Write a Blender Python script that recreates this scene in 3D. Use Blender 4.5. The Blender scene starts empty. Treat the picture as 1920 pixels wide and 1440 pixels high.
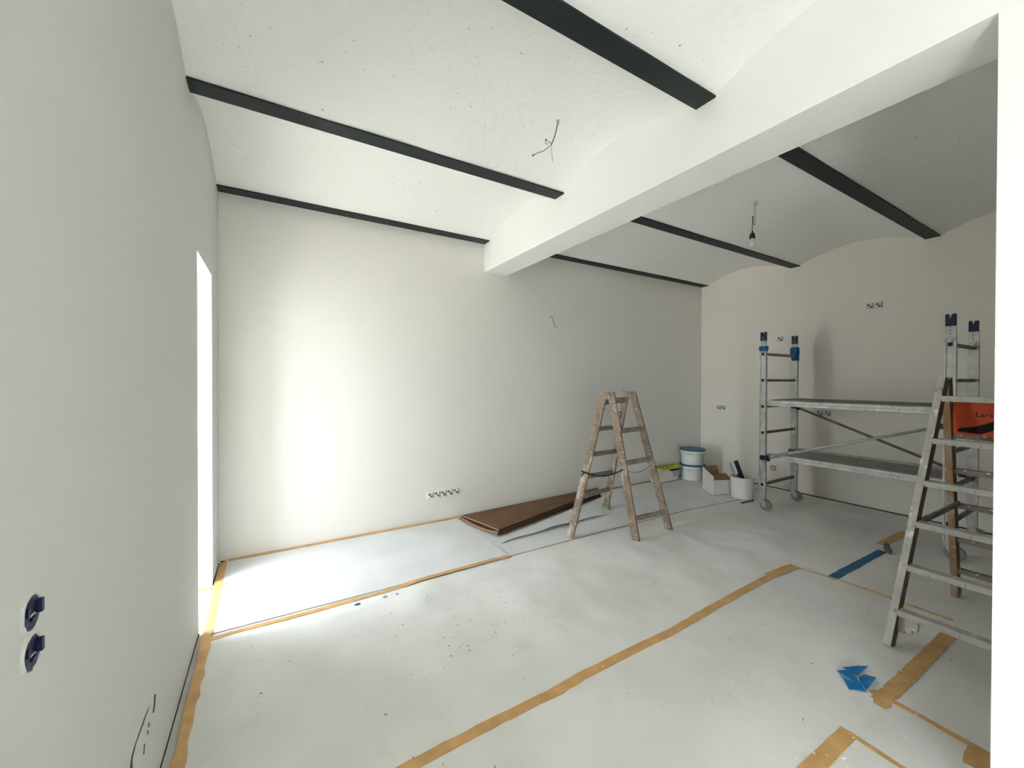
import bpy, bmesh, math, random
from mathutils import Vector, Matrix, noise
random.seed(7)
S = bpy.context.scene
COL = S.collection
PI = math.pi

# ------------------------------------------------------------------ camera
cd = bpy.data.cameras.new('camera'); cam = bpy.data.objects.new('camera', cd); COL.objects.link(cam)
yaw, pit, rol = math.radians(31.205), math.radians(-0.414), math.radians(0.1344)
F = Vector((math.sin(yaw)*math.cos(pit), math.cos(yaw)*math.cos(pit), math.sin(pit)))
R = Vector((math.cos(yaw), -math.sin(yaw), 0)); U = R.cross(F)
R2 = R*math.cos(rol)+U*math.sin(rol); U2 = -R*math.sin(rol)+U*math.cos(rol)
cam.matrix_world = Matrix(((R2.x, U2.x, -F.x, .37105), (R2.y, U2.y, -F.y, 0), (R2.z, U2.z, -F.z, 1.5), (0, 0, 0, 1)))
cd.sensor_width = 36; cd.lens = 36*753.02/1920; cd.shift_x = -.00273; cd.shift_y = -.0006
cd.clip_start = .02; cd.clip_end = 200
S.camera = cam

# ------------------------------------------------------------------ light
S.view_settings.view_transform = 'Standard'; S.view_settings.look = 'None'
S.view_settings.gamma = 1; S.view_settings.use_curve_mapping = False
S.view_settings.exposure = .75
w = bpy.data.worlds.new('sky'); S.world = w; w.use_nodes = True
bg = w.node_tree.nodes['Background']; bg.inputs[0].default_value = (.87, .945, 1, 1); bg.inputs[1].default_value = 11.5
sl = bpy.data.lights.new('sun', 'SUN'); sl.energy = 62; sl.angle = math.radians(2); sl.color = (1, .975, .93)
so = bpy.data.objects.new('sun', sl); COL.objects.link(so); so.location = (-4, -6, 9)
so.rotation_euler = Vector((-.06, .60, -.80)).to_track_quat('-Z', 'Y').to_euler()   # rakes along the garden wall, never into the room
S.cycles.use_denoising = True
S.cycles.max_bounces = 12; S.cycles.diffuse_bounces = 8
S.cycles.sample_clamp_indirect = 8

def portal(name, x, y0, y1, z0, z1):
    l = bpy.data.lights.new(name, 'AREA'); l.shape = 'RECTANGLE'; l.size = z1-z0; l.size_y = y1-y0
    l.cycles.is_portal = True
    o = bpy.data.objects.new(name, l); COL.objects.link(o)
    o.location = (x, (y0+y1)/2, (z0+z1)/2); o.rotation_euler = (0, -PI/2, 0)

# ------------------------------------------------------------------ dimensions
XR, YB, ZS = 6.433, 4.075, 3.039
XB, WB, ZB, YP = 2.436, .29, 2.724, .317
DY0, DY1, DZ = 2.981, 3.640, 2.256      # garden door
WY0, WY1, WZ0, WZ1 = -2.2, -.95, .10, 2.05  # second opening beside the camera
TH = .50
YN = -2.6                                # wall behind the camera
YR = -2.6
portal('door_portal', -TH-.02, DY0, DY1, .0, DZ)
portal('window_portal', -TH-.02, WY0, WY1, WZ0, WZ1)

# ------------------------------------------------------------------ materials
def mat(name, col, rough=.7, metal=0, bump=0, bscale=40, var=0, vscale=3, spots=None):
    m = bpy.data.materials.new(name); m.use_nodes = True; nt = m.node_tree; N = nt.nodes; L = nt.links
    b = N['Principled BSDF']; b.inputs['Roughness'].default_value = rough; b.inputs['Metallic'].default_value = metal
    b.inputs['Specular IOR Level'].default_value = .3
    tc = N.new('ShaderNodeTexCoord'); out = None
    c = N.new('ShaderNodeRGB'); c.outputs[0].default_value = (*col, 1); out = c.outputs[0]
    if var:
        n = N.new('ShaderNodeTexNoise'); n.inputs['Scale'].default_value = vscale; n.inputs['Detail'].default_value = 6
        L.new(tc.outputs['Object'], n.inputs['Vector'])
        r = N.new('ShaderNodeMapRange'); r.inputs['From Min'].default_value = .3; r.inputs['From Max'].default_value = .7
        r.inputs['To Min'].default_value = 1-var; r.inputs['To Max'].default_value = 1+var*.4
        L.new(n.outputs['Fac'], r.inputs['Value'])
        h = N.new('ShaderNodeHueSaturation'); L.new(out, h.inputs['Color']); L.new(r.outputs[0], h.inputs['Value']); out = h.outputs[0]
    for sp in (spots or []):   # (scale, threshold, softness, colour, stretch)
        sc, th, so, sc_col, st = sp
        mp = N.new('ShaderNodeMapping'); mp.inputs['Scale'].default_value = st; L.new(tc.outputs['Object'], mp.inputs['Vector'])
        n = N.new('ShaderNodeTexNoise'); n.inputs['Scale'].default_value = sc; n.inputs['Detail'].default_value = 3
        L.new(mp.outputs[0], n.inputs['Vector'])
        r = N.new('ShaderNodeMapRange'); r.inputs['From Min'].default_value = th; r.inputs['From Max'].default_value = th+so
        L.new(n.outputs['Fac'], r.inputs['Value'])
        x = N.new('ShaderNodeMix'); x.data_type = 'RGBA'; L.new(r.outputs[0], x.inputs['Factor'])
        L.new(out, x.inputs['A']); x.inputs['B'].default_value = (*sc_col, 1); out = x.outputs['Result']
    L.new(out, b.inputs['Base Color'])
    if bump:
        n = N.new('ShaderNodeTexNoise'); n.inputs['Scale'].default_value = bscale; n.inputs['Detail'].default_value = 8
        L.new(tc.outputs['Object'], n.inputs['Vector'])
        bp = N.new('ShaderNodeBump'); bp.inputs['Strength'].default_value = bump; bp.inputs['Distance'].default_value = .01
        L.new(n.outputs['Fac'], bp.inputs['Height']); L.new(bp.outputs[0], b.inputs['Normal'])
    return m

M = {}
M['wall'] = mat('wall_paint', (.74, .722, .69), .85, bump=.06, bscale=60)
M['wall_side'] = mat('wall_paint_backlit', (.60, .605, .585), .85, bump=.06, bscale=60)  # same paint as the other walls, its backlit shade put into the colour
M['wall_warm'] = mat('wall_paint_warm_white', (.76, .72, .655), .85, bump=.06, bscale=60)
M['wall_neutral'] = mat('wall_paint_bright', (.83, .83, .81), .85, bump=.06, bscale=60)
M['steel'] = mat('black_painted_steel', (.012, .017, .018), .55, bump=.1, bscale=30)
M['concrete'] = mat('screed', (.58, .55, .53), .9, var=.2, vscale=6)
M['plinth'] = mat('dark_gap', (.03, .028, .025), .9)
M['sheet'] = mat('protective_fleece', (.76, .755, .735), .8, bump=.10, bscale=18, var=.13, vscale=1.6,
                 spots=[(7, .62, .2, (.66, .64, .60), (1, 1, 1)), (26, .73, .06, (.36, .34, .31), (.6, 1, 1)), (55, .77, .02, (.85, .85, .84), (1, 1, 1))])
M['sheet2'] = mat('protective_fleece_smooth', (.68, .69, .69), .6, bump=.08, bscale=14, var=.10, vscale=2.5,
                  spots=[(30, .73, .05, (.40, .39, .37), (1, 1, 1))])
M['tape'] = mat('masking_tape', (.60, .36, .145), .55, bump=.15, bscale=50, var=.22, vscale=9,
                spots=[(70, .74, .03, (.80, .76, .68), (1, 1, 1))])
M['tape_dull'] = mat('dusty_tape', (.42, .34, .25), .6, bump=.1, var=.25, vscale=9)
M['bluetape'] = mat('blue_tape', (.035, .15, .28), .55, bump=.2, bscale=40, var=.3, vscale=14)
M['bluefoil'] = mat('blue_film', (.02, .17, .42), .35, bump=.3, bscale=25, var=.35, vscale=16)
M['teal'] = mat('blue_tape_wrap', (.005, .09, .22), .5, bump=.1, var=.2, vscale=30)
M['navy'] = mat('navy_plastic', (.006, .012, .05), .5, bump=.3, bscale=60, var=.4, vscale=40)
M['spigot'] = mat('worn_dark_plastic', (.03, .03, .05), .5, var=.5, vscale=50, spots=[(60, .62, .05, (.25, .24, .25), (1, 1, 1))])
M['alu'] = mat('scuffed_aluminium', (.47, .46, .44), .5, .35, bump=.1, bscale=30, var=.25, vscale=12,
               spots=[(38, .64, .06, (.20, .18, .16), (1, 1, .5)), (30, .66, .05, (.75, .74, .72), (1, 1, .4))])
M['alu_dark'] = mat('dull_aluminium_rung', (.20, .185, .17), .6, .3, var=.25, vscale=20)
M['board'] = mat('dusty_plywood_deck', (.42, .40, .37), .8, var=.3, vscale=5, bump=.1, spots=[(20, .66, .08, (.55, .53, .5), (1, 1, 1))])
M['deck_dark'] = mat('dark_worn_deck', (.22, .20, .18), .8, var=.3, vscale=5)
M['wood'] = mat('spattered_ladder_wood', (.22, .16, .115), .75, bump=.2, bscale=60, var=.35, vscale=9,
                spots=[(22, .56, .14, (.34, .29, .245), (1, 1, .35)), (120, .62, .04, (.60, .57, .52), (1, 1, .6)), (9, .61, .08, (.44, .40, .35), (1, 1, .3)), (30, .70, .04, (.06, .05, .04), (1, 1, 1))])
M['wood_white'] = mat('paint_covered_ladder_wood', (.50, .48, .45), .75, bump=.15, bscale=50, var=.25, vscale=10,
                      spots=[(26, .60, .08, (.27, .23, .19), (1, 1, .5)), (20, .60, .06, (.78, .77, .74), (1, 1, .5))])
M['wood_side'] = mat('dark_ladder_wood', (.17, .125, .095), .75, bump=.15, bscale=60, var=.35, vscale=14,
                     spots=[(40, .66, .05, (.5, .46, .4), (1, 1, .5))])
M['wood_rung'] = mat('grey_rung_wood', (.27, .235, .195), .75, bump=.15, var=.3, vscale=14, spots=[(40, .62, .05, (.65, .62, .57), (1, 1, 1))])
M['wood_orange'] = mat('varnished_ladder_wood', (.34, .20, .10), .6, bump=.1, var=.35, vscale=6, spots=[(7, .48, .12, (.30, .25, .21), (1, 1, .5)), (40, .66, .04, (.6, .57, .52), (1, 1, .4))])
M['orange'] = mat('orange_plastic', (.62, .07, .012), .5, var=.2, vscale=8)
M['black'] = mat('black_matt', (.01, .01, .01), .7)
M['blacktape'] = mat('black_smear', (.015, .008, .006), .7, var=.3, vscale=30)
M['white'] = mat('white_plastic', (.78, .78, .76), .45)
M['sock'] = mat('dull_socket_metal', (.58, .56, .52), .6)
M['bucketw'] = mat('white_bucket_plastic', (.70, .71, .69), .4, var=.08, vscale=8)
M['tub'] = mat('creamy_tub_plastic', (.74, .71, .66), .45, var=.06)
M['lid'] = mat('blue_lid', (.02, .12, .22), .4, var=.15, vscale=10)
M['label'] = mat('grey_label', (.48, .50, .52), .6, var=.25, vscale=60)
M['green'] = mat('green_plastic', (.42, .46, .06), .45, var=.2, vscale=12)
M['greentape'] = mat('green_tape', (.24, .27, .12), .5, var=.2)
M['kraft'] = mat('brown_cardboard_inside', (.26, .165, .09), .85, var=.12, vscale=14)
M['carton'] = mat('white_cardboard', (.72, .69, .65), .75, var=.06, vscale=10)
M['hard'] = mat('brown_hardboard', (.155, .083, .038), .65, bump=.1, bscale=20, var=.25, vscale=4)
M['hardedge'] = mat('pale_board_edge', (.62, .42, .33), .7)
M['hardin'] = mat('dark_board_inside', (.10, .065, .04), .8, var=.2)
M['wire'] = mat('grey_wire', (.13, .13, .12), .6)
M['wirelt'] = mat('pale_wire', (.45, .45, .43), .6)
M['mud'] = mat('olive_smudge', (.20, .19, .13), .8, var=.4, vscale=40)
M['plaster'] = mat('rough_plaster', (.66, .66, .63), .9, bump=.5, bscale=90, var=.15, vscale=30)
M['plastermark'] = mat('dark_plaster_crack', (.09, .09, .085), .9, var=.4, vscale=30)
M['chip'] = mat('white_paint_chip', (.85, .85, .83), .7)
M['grit'] = mat('dark_grit', (.16, .15, .14), .8)
M['wheel'] = mat('grey_rubber_wheel', (.22, .22, .21), .6)
M['brass'] = mat('yellowed_plastic', (.42, .30, .10), .5)
M['cream'] = mat('cream_board', (.62, .56, .42), .7, var=.1)
M['paving'] = mat('pale_paving', (.55, .54, .50), .9, var=.15)
g = mat('clear_bulb_glass', (.85, .85, .83), .15); g.node_tree.nodes['Principled BSDF'].inputs['Transmission Weight'].default_value = .45; M['glass'] = g
# ceiling: rough limewashed plaster with pits
m = mat('rough_ceiling_plaster', (.87, .87, .85), .9, bump=.6, bscale=22,
        spots=[(42, .725, .02, (.34, .33, .31), (1, 1, 1))]); M['ceil'] = m

# ------------------------------------------------------------------ builders
WL = {}
def obj(name, bm, m, parent=None, smooth=False, origin=None, bevel=0):
    bmesh.ops.recalc_face_normals(bm, faces=bm.faces)
    vs = [v.co for v in bm.verts]
    if origin is None:
        lo = Vector([min(v[i] for v in vs) for i in range(3)]); hi = Vector([max(v[i] for v in vs) for i in range(3)])
        origin = (lo+hi)/2
        if parent is None: origin.z = lo.z
    origin = Vector(origin)
    bmesh.ops.translate(bm, verts=bm.verts, vec=-origin)
    me = bpy.data.meshes.new(name); bm.to_mesh(me); bm.free()
    for mm in (m if isinstance(m, (list, tuple)) else [m]): me.materials.append(mm)
    if smooth:
        for p in me.polygons: p.use_smooth = True
    o = bpy.data.objects.new(name, me); COL.objects.link(o)
    if bevel:
        b = o.modifiers.new('bevel', 'BEVEL'); b.width = bevel; b.segments = 2; b.limit_method = 'ANGLE'
    WL[o] = origin
    if parent is not None:
        o.parent = parent; o.location = origin-WL[parent]
    else: o.location = origin
    return o
def thing(name, label, cat, loc, group=None):
    o = bpy.data.objects.new(name, None); COL.objects.link(o); o.location = loc; o.empty_display_size = .1
    WL[o] = Vector(loc); tag(o, label, cat, group); return o
def tag(o, label, cat, group=None, kind=None):
    o['label'] = label; o['category'] = cat
    if group: o['group'] = group
    if kind: o['kind'] = kind
    return o
def struct(name, bm, m, **k):
    o = obj(name, bm, m, origin=(0, 0, 0), **k); o['kind'] = 'structure'; return o
def B(): return bmesh.new()
def box(bm, x0, x1, y0, y1, z0, z1, mi=0):
    v = [bm.verts.new(c) for c in ((x0, y0, z0), (x1, y0, z0), (x1, y1, z0), (x0, y1, z0), (x0, y0, z1), (x1, y0, z1), (x1, y1, z1), (x0, y1, z1))]
    for f in ((0, 3, 2, 1), (4, 5, 6, 7), (0, 1, 5, 4), (1, 2, 6, 5), (2, 3, 7, 6), (3, 0, 4, 7)):
        bm.faces.new([v[i] for i in f]).material_index = mi
    return bm
def bar(bm, p0, p1, wd, dp, ax, w1=None, d1=None, mi=0):
    """beam from p0 to p1, wd along ax, dp across"""
    p0 = Vector(p0); p1 = Vector(p1); t = (p1-p0).normalized(); u = Vector(ax); u = (u-t*u.dot(t)).normalized(); v = t.cross(u)
    w1 = wd if w1 is None else w1; d1 = dp if d1 is None else d1
    r = []
    for p, a, b in ((p0, wd, dp), (p1, w1, d1)):
        r.append([bm.verts.new(p+u*sx*a/2+v*sy*b/2) for sx, sy in ((-1, -1), (1, -1), (1, 1), (-1, 1))])
    bm.faces.new(r[0][::-1]).material_index = mi; bm.faces.new(r[1]).material_index = mi
    for i in range(4): bm.faces.new((r[0][i], r[0][(i+1) % 4], r[1][(i+1) % 4], r[1][i])).material_index = mi
    return bm
def tube(bm, pts, rad, n=8, cap=True):
    pts = [Vector(p) for p in pts]; rings = []
    for i, p in enumerate(pts):
        t = (pts[min(i+1, len(pts)-1)]-pts[max(i-1, 0)]).normalized()
        u = t.cross(Vector((0, 0, 1)) if abs(t.z) < .9 else Vector((1, 0, 0))).normalized(); v = t.cross(u)
        rr = rad[i] if isinstance(rad, (list, tuple)) else rad
        rings.append([bm.verts.new(p+(u*math.cos(2*PI*k/n)+v*math.sin(2*PI*k/n))*rr) for k in range(n)])
    for a, b in zip(rings, rings[1:]):
        for k in range(n): bm.faces.new((a[k], a[(k+1) % n], b[(k+1) % n], b[k]))
    if cap: bm.faces.new(rings[0][::-1]); bm.faces.new(rings[-1])
    return bm
def smoothpts(pts, n=5):
    pts = [Vector(p) for p in pts]; out = []
    for i in range(len(pts)-1):
        a = pts[max(i-1, 0)]; b = pts[i]; c = pts[i+1]; d = pts[min(i+2, len(pts)-1)]
        for k in range(n):
            t = k/n
            out.append(.5*((2*b)+(c-a)*t+(2*a-5*b+4*c-d)*t*t+(3*b-a-3*c+d)*t**3))
    out.append(pts[-1]); return out
def lathe(bm, c, prof, n=32):
    c = Vector(c); rings = []
    for r, z in prof:
        rings.append([bm.verts.new(c+Vector((r*math.cos(2*PI*k/n), r*math.sin(2*PI*k/n), z))) for k in range(n)])
    for a, b in zip(rings, rings[1:]):
        for k in range(n): bm.faces.new((a[k], a[(k+1) % n], b[(k+1) % n], b[k]))
    bm.faces.new(rings[0][::-1]); bm.faces.new(rings[-1]); return bm
def prism(bm, pts, vec, mi=0):
    """closed polygon extruded by vec"""
    a = [bm.verts.new(p) for p in pts]; b = [bm.verts.new(Vector(p)+Vector(vec)) for p in pts]; n = len(a)
    bm.faces.new(a[::-1]).material_index = mi; bm.faces.new(b).material_index = mi
    for i in range(n): bm.faces.new((a[i], a[(i+1) % n], b[(i+1) % n], b[i])).material_index = mi
    return bm
def text_bm(txt, size, origin, xax, yax, ext=.0006):
    cu = bpy.data.curves.new('t', 'FONT'); cu.body = txt; cu.size = size; cu.extrude = ext; cu.resolution_u = 3
    o = bpy.data.objects.new('t', cu); COL.objects.link(o)
    dg = bpy.context.evaluated_depsgraph_get(); me = bpy.data.meshes.new_from_object(o.evaluated_get(dg))
    bm = B(); bm.from_mesh(me); bpy.data.objects.remove(o); bpy.data.curves.remove(cu); bpy.data.meshes.remove(me)
    X = Vector(xax).normalized(); Y = Vector(yax); Y = (Y-X*Y.dot(X)).normalized(); Z = X.cross(Y)
    mt = Matrix(((X.x, Y.x, Z.x, origin[0]), (X.y, Y.y, Z.y, origin[1]), (X.z, Y.z, Z.z, origin[2]), (0, 0, 0, 1)))
    bm.transform(mt); return bm

# ------------------------------------------------------------------ room shell
bm = B(); box(bm, -.0, XR, YR, YB, -.12, -.004); struct('floor', bm, M['concrete'])
# left wall in pieces around its two openings
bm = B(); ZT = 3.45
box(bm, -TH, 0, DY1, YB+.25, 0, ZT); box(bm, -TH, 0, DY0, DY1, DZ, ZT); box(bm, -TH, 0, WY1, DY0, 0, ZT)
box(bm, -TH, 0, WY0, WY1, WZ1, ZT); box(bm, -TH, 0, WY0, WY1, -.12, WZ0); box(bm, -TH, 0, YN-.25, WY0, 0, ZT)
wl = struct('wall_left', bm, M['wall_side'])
bm = B(); box(bm, 0, XR+.25, YB, YB+.25, 0, ZT); struct('wall_back', bm, M['wall'])
bm = B(); box(bm, XR, XR+.25, YR-.25, YB, 0, ZT); struct('wall_right', bm, M['wall_warm'])
bm = B(); box(bm, 0, XR, YN-.25, YN, 0, ZT); struct('wall_front', bm, M['wall'])
bm = B(); box(bm, XB, XB+WB, YN, YP, 0, ZB); struct('wall_divider', bm, M['wall_neutral'])
bm = B(); box(bm, XB, XB+WB, YN, YB, ZB, ZS+.25); struct('trim_1', bm, M['wall_neutral'])
S.objects['trim_1']['label'] = 'deep white downstand beam crossing the ceiling'
# ceiling: shallow vaults between the steel flanges
P = 1.3222
edges = [(YB-P*k-.12, YB-P*k) for k in range(0, 6)]
bm = B(); prof = []
for k in range(5):
    a = edges[k][0]; b = edges[k+1][1]; n = 20
    for i in range(n+1):
        t = i/n; prof.append((a+(b-a)*t, ZS+.012+.135*(1-(2*t-1)**2)))
prof.insert(0, (YB+.2, ZS+.012)); prof.append((YN-.2, ZS+.05))
nx = 40
grid = []
for i in range(nx+1):
    x = -.2+(XR+.4)*i/nx
    grid.append([bm.verts.new((x, y, z+noise.noise(Vector((x*2.2, y*2.2, 5)))*.006)) for y, z in prof])
top = [[bm.verts.new((c[j].co.x, c[j].co.y, ZT+.05)) for j in (0, -1)] for c in (grid[0], grid[-1])]
for a, b in zip(grid, grid[1:]):
    for j in range(len(prof)-1): bm.faces.new((a[j], a[j+1], b[j+1], b[j]))
bm.faces.new((top[0][0], top[1][0], top[1][1], top[0][1]))
struct('ceiling', bm, M['ceil'], smooth=True)
names = ['thin looking black steel beam along the back wall', 'long black steel beam second from the back wall',
         'widest looking black steel beam at the top of the photo', 'black steel beam overhead behind the camera',
         'last black steel beam far behind the camera']
for k in range(3):
    a, b = edges[k]
    bm = B()
    box(bm, 0, XR, a, b-.0005, ZS, ZS+.012); box(bm, 0, XR, (a+b)/2-.005, (a+b)/2+.005, ZS+.012, ZS+.12)
    tag(obj('steel_beam', bm, M['steel']), names[k], 'beam', 'black steel ceiling beams')

# dark gap along the wall foot and door reveal floor
bm = B(); box(bm, 0, .003, .2, DY0, -.004, .003); box(bm, 0, .003, DY1, YB, -.004, .003); struct('baseboard_left', bm, M['plinth'])
bm = B(); box(bm, .006, XR, YB-.006, YB, -.004, .005); struct('baseboard_back', bm, M['plinth'])
bm = B(); box(bm, XR-.008, XR, YR, YB-.006, -.004, .006); struct('baseboard_right', bm, M['plinth'])
bm = B(); box(bm, -TH, 0, DY0, DY1, -.12, .0); struct('trim_2', bm, M['cream'])
bm = B(); box(bm, -14, -TH, -12, 14, -.2, -.06); struct('ground', bm, M['paving'])
# garden door frame standing open at the outer face of the reveal
bm = B(); fw = .05
box(bm, -TH-.02, -TH+.04, DY0, DY0+fw, 0, DZ); box(bm, -TH-.02, -TH+.04, DY1-fw, DY1, 0, DZ); box(bm, -TH-.02, -TH+.04, DY0+fw, DY1-fw, DZ-fw, DZ)
struct('door_1', bm, M['white'])
bm = B()
box(bm, -TH-.02, -TH+.04, WY0, WY0+fw, WZ0, WZ1); box(bm, -TH-.02, -TH+.04, WY1-fw, WY1, WZ0, WZ1)
box(bm, -TH-.02, -TH+.04, WY0+fw, WY1-fw, WZ1-fw, WZ1); box(bm, -TH-.02, -TH+.04, WY0+fw, WY1-fw, WZ0, WZ0+fw)
struct('window_1', bm, M['white'])

# ------------------------------------------------------------------ protective sheets on the floor
SH = []
def H(x, y):
    return max([h(x, y) for a, b, c, d, h in SH if a <= x <= b and c <= y <= d] or [0])
def sheet(label, x0, x1, y0, y1, z, amp, m, fold=None, step=.06, seed=0, strx=1, stry=1):
    nx = max(2, int((x1-x0)/step)); ny = max(2, int((y1-y0)/step)); bm = B(); g = []
    def hf(x, y):
            e = min(x-x0, x1-x, y-y0, y1-y)/.25; e = max(0, min(1, e)); e = e*e*(3-2*e)
            q = x*.86-y*.5; s = x*.5+y*.86
            h = .5+.5*noise.noise(Vector((x*3.1+seed, y*.55, seed)))+.3*noise.noise(Vector((x*7, y*7, seed)))
            am = amp*(1 if x < 4.3 else max(.15, 1-(x-4.3)*1.5))
            zz = z+am*e*max(0, h)
            if fold: zz += fold(x, y)
            return zz
    SH.append((x0, x1, y0, y1, hf))
    for i in range(nx+1):
        r = []
        for j in range(ny+1):
            x = x0+(x1-x0)*i/nx; y = y0+(y1-y0)*j/ny
            r.append(bm.verts.new((x, y, hf(x, y))))
        g.append(r)
    for i in range(nx):
        for j in range(ny): bm.faces.new((g[i][j], g[i+1][j], g[i+1][j+1], g[i][j+1]))
    rim = [g[i][0] for i in range(nx+1)]+[g[nx][j] for j in range(1, ny+1)]+[g[i][ny] for i in range(nx-1, -1, -1)]+[g[0][j] for j in range(ny-1, 0, -1)]
    lo = [bm.verts.new((v.co.x, v.co.y, -.004)) for v in rim]; rim = [bm.verts.new(v.co) for v in rim]
    for i in range(len(rim)): bm.faces.new((rim[i], lo[i], lo[(i+1) % len(rim)], rim[(i+1) % len(rim)]))
    bm.faces.new(lo)
    return tag(obj('protective_sheet', bm, m, smooth=True), label, 'floor cover', 'taped protective floor sheets')
sheet('smooth pale floor sheet in the corner between door and brown boards', .05, 2.10, 2.93, YB-.02, .010, .004, M['sheet2'], seed=3)
creased = sheet('creased floor sheet under the brown boards along the back wall', 2.09, XR-.05, 2.93, YB-.02, .001, .010, M['sheet2'], step=.05, seed=9)
sheet('wide middle floor sheet between the two long tape lines', .07, XR-.05, 1.55, 2.93, .002, .034, M['sheet'], seed=1, step=.05)
sheet('speckled floor sheet in the foreground below the long tape line', .07, 4.0, .70, 1.55, .002, .006, M['sheet'], seed=5)
sheet('floor sheet at the bottom edge of the photo beside the left wall', .07, 2.455, YN+.1, .70, .002, .001, M['sheet'], seed=6)
sheet('floor sheet under the large stepladder beside the divider wall', 2.83, XR-.05, YR+.1, .70, .002, .005, M['sheet'], seed=8)
sheet('floor sheet under the scaffold beyond the large stepladder', 4.0, XR-.05, .70, 1.55, .002, .007, M['sheet'], seed=12)
bm = B(); box(bm, 2.455, 2.83, YP, .70, -.004, .002); tag(obj('protective_sheet', bm, M['sheet']), 'small floor sheet piece in front of the divider wall foot', 'floor cover', 'taped protective floor sheets')

bm = B(); rows = []
for i in range(41):
    t_ = i/40; x = 2.17+1.38*t_; yc = 3.205+.085*t_; hh = .006+.030*math.sin(PI*t_)**.6*(.75+.25*math.sin(t_*17)); ww = .05+.09*t_
    rr_ = []
    for j in range(8):
        v = j/7; rr_.append(Vector((x, yc-.01+ww*v, .008+hh*(1-v)**1.6)))
    rows.append([[bm.verts.new(p) for p in rr_], [bm.verts.new(p-Vector((0, 0, .0015))) for p in rr_]])
for a, b in zip(rows, rows[1:]):
    for j in range(7): bm.faces.new((a[0][j], a[0][j+1], b[0][j+1], b[0][j])); bm.faces.new((a[1][j], b[1][j], b[1][j+1], a[1][j+1]))
    bm.faces.new((a[0][0], b[0][0], b[1][0], a[1][0])); bm.faces.new((a[0][7], a[1][7], b[1][7], b[0][7]))
for a in (rows[0], rows[-1]):
    for j in range(7): bm.faces.new((a[0][j], a[0][j+1], a[1][j+1], a[1][j]))
obj('lifted_fold', bm, M['sheet2'], creased)

def tape(label, pts, wd, m=None, z=.002, jit=.0025, group='tape strips on the floor', name='tape_strip', wave=0):
    bm = B(); pts = [Vector((p[0], p[1], 0)) for p in pts]; L = []
    for a, b in zip(pts, pts[1:]):
        n = max(1, int((b-a).length/.05))
        for i in range(n): L.append(a.lerp(b, i/n))
    L.append(pts[-1]); rows = []
    for i, p in enumerate(L):
        t = (L[min(i+1, len(L)-1)]-L[max(i-1, 0)]).normalized(); nrm = Vector((-t.y, t.x, 0))
        a = wd/2+random.uniform(-jit, jit); b = wd/2+random.uniform(-jit, jit)
        A = p-nrm*a; C = p+nrm*b; hb = max(H(A.x, A.y), H(p.x, p.y), H(C.x, C.y))
        zz = hb+z+random.uniform(0, .001)+wave*max(0, noise.noise(Vector((i*.23, 3.3, 1))))
        rows.append([bm.verts.new((A.x, A.y, hb+.0005)), bm.verts.new((A.x, A.y, zz)), bm.verts.new((p.x, p.y, zz+wave*.3)), bm.verts.new((C.x, C.y, zz)), bm.verts.new((C.x, C.y, hb+.0005))])
    for r, s in zip(rows, rows[1:]):
        for k in range(5): bm.faces.new((r[k], r[(k+1) % 5], s[(k+1) % 5], s[k]))
    bm.faces.new(rows[0][::-1]); bm.faces.new(rows[-1])
    return tag(obj(name, bm, m or M['tape']), label, 'tape', group)
tape('thin tan tape along the foot of the back wall left of the boards', [(.03, 4.045), (2.2, 4.045)], .05)
tape('tan tape along the back wall foot behind the stepladder and buckets', [(2.2, 4.048), (5.3, 4.048)], .035, M['tape_dull'])
tape('tan tape beside the door sill from corner to seam', [(.035, 4.02), (.035, 3.58), (.045, 3.3), (.05, 2.93)], .05)
tape('wide ragged tan tape along the left wall foot at lower left', [(.045, 2.93), (.052, 2.6), (.05, 2.3), (.058, 2.0), (.06, 1.5), (.06, .6)], .047, jit=.006)
tape('short tan tape across the far end of the door sill', [(-.09, 3.60), (.09, 3.585)], .035, z=.004)
tape('long tan tape on the seam from the door to the brown boards', [(.05, 2.885), (.5, 2.875), (1.0, 2.89), (1.4, 2.925), (2.11, 2.935)], .04, wave=.006)
tape('faint tan tape on the seam between the small stepladder feet', [(2.11, 2.937), (3.0, 2.945), (4.4, 2.938), (5.5, 2.85)], .016, M['tape_dull'])
tape('longest tan tape running diagonally through the foreground', [(.3, 1.50), (.829, 1.53), (1.18, 1.541), (1.56, 1.54), (1.71, 1.553), (2.15, 1.557), (2.41, 1.554), (2.76, 1.573), (3.22, 1.595), (3.64, 1.605), (3.85, 1.60)], .052)
tape('short doubled tan tape patch at the far end of the longest tape', [(3.62, 1.612), (3.985, 1.592)], .07, z=.004)
tape('narrow lifted tan tape meeting the blue tape', [(3.985, 1.575), (4.015, 1.35), (4.03, 1.16), (4.02, .95), (4.02, .72)], .022, wave=.012)
tape('flat blue tape strip on the floor beside the large stepladder', [(4.0, 1.352), (4.4, 1.345), (4.98, 1.34)], .062, M['bluetape'])
tape('shaded tan tape beyond the olive smudge behind the big ladder', [(5.15, 1.40), (5.75, 1.385)], .075)
tape('wide tan tape under the lowest rung of the large stepladder', [(3.9, .688), (3.35, .697), (2.98, .703), (2.80, .712)], .068)
bm = B(); prism(bm, [(x, y, H(x, y)+.005) for x, y in [(2.839, .761), (2.861, .752), (2.896, .718), (2.88, .68), (2.839, .68), (2.813, .67), (2.764, .68), (2.761, .722), (2.814, .725), (2.826, .754)]], (0, 0, .0012))
tag(obj('tape_patch', bm, M['tape']), 'frayed star-shaped tan tape patch beside the blue film', 'tape', 'tape strips on the floor')
tape('tan tape from the crossing down to the right lower corner', [(2.855, .70), (2.853, .632), (2.84, .494), (2.832, .373)], .03, wave=.006)
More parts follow.
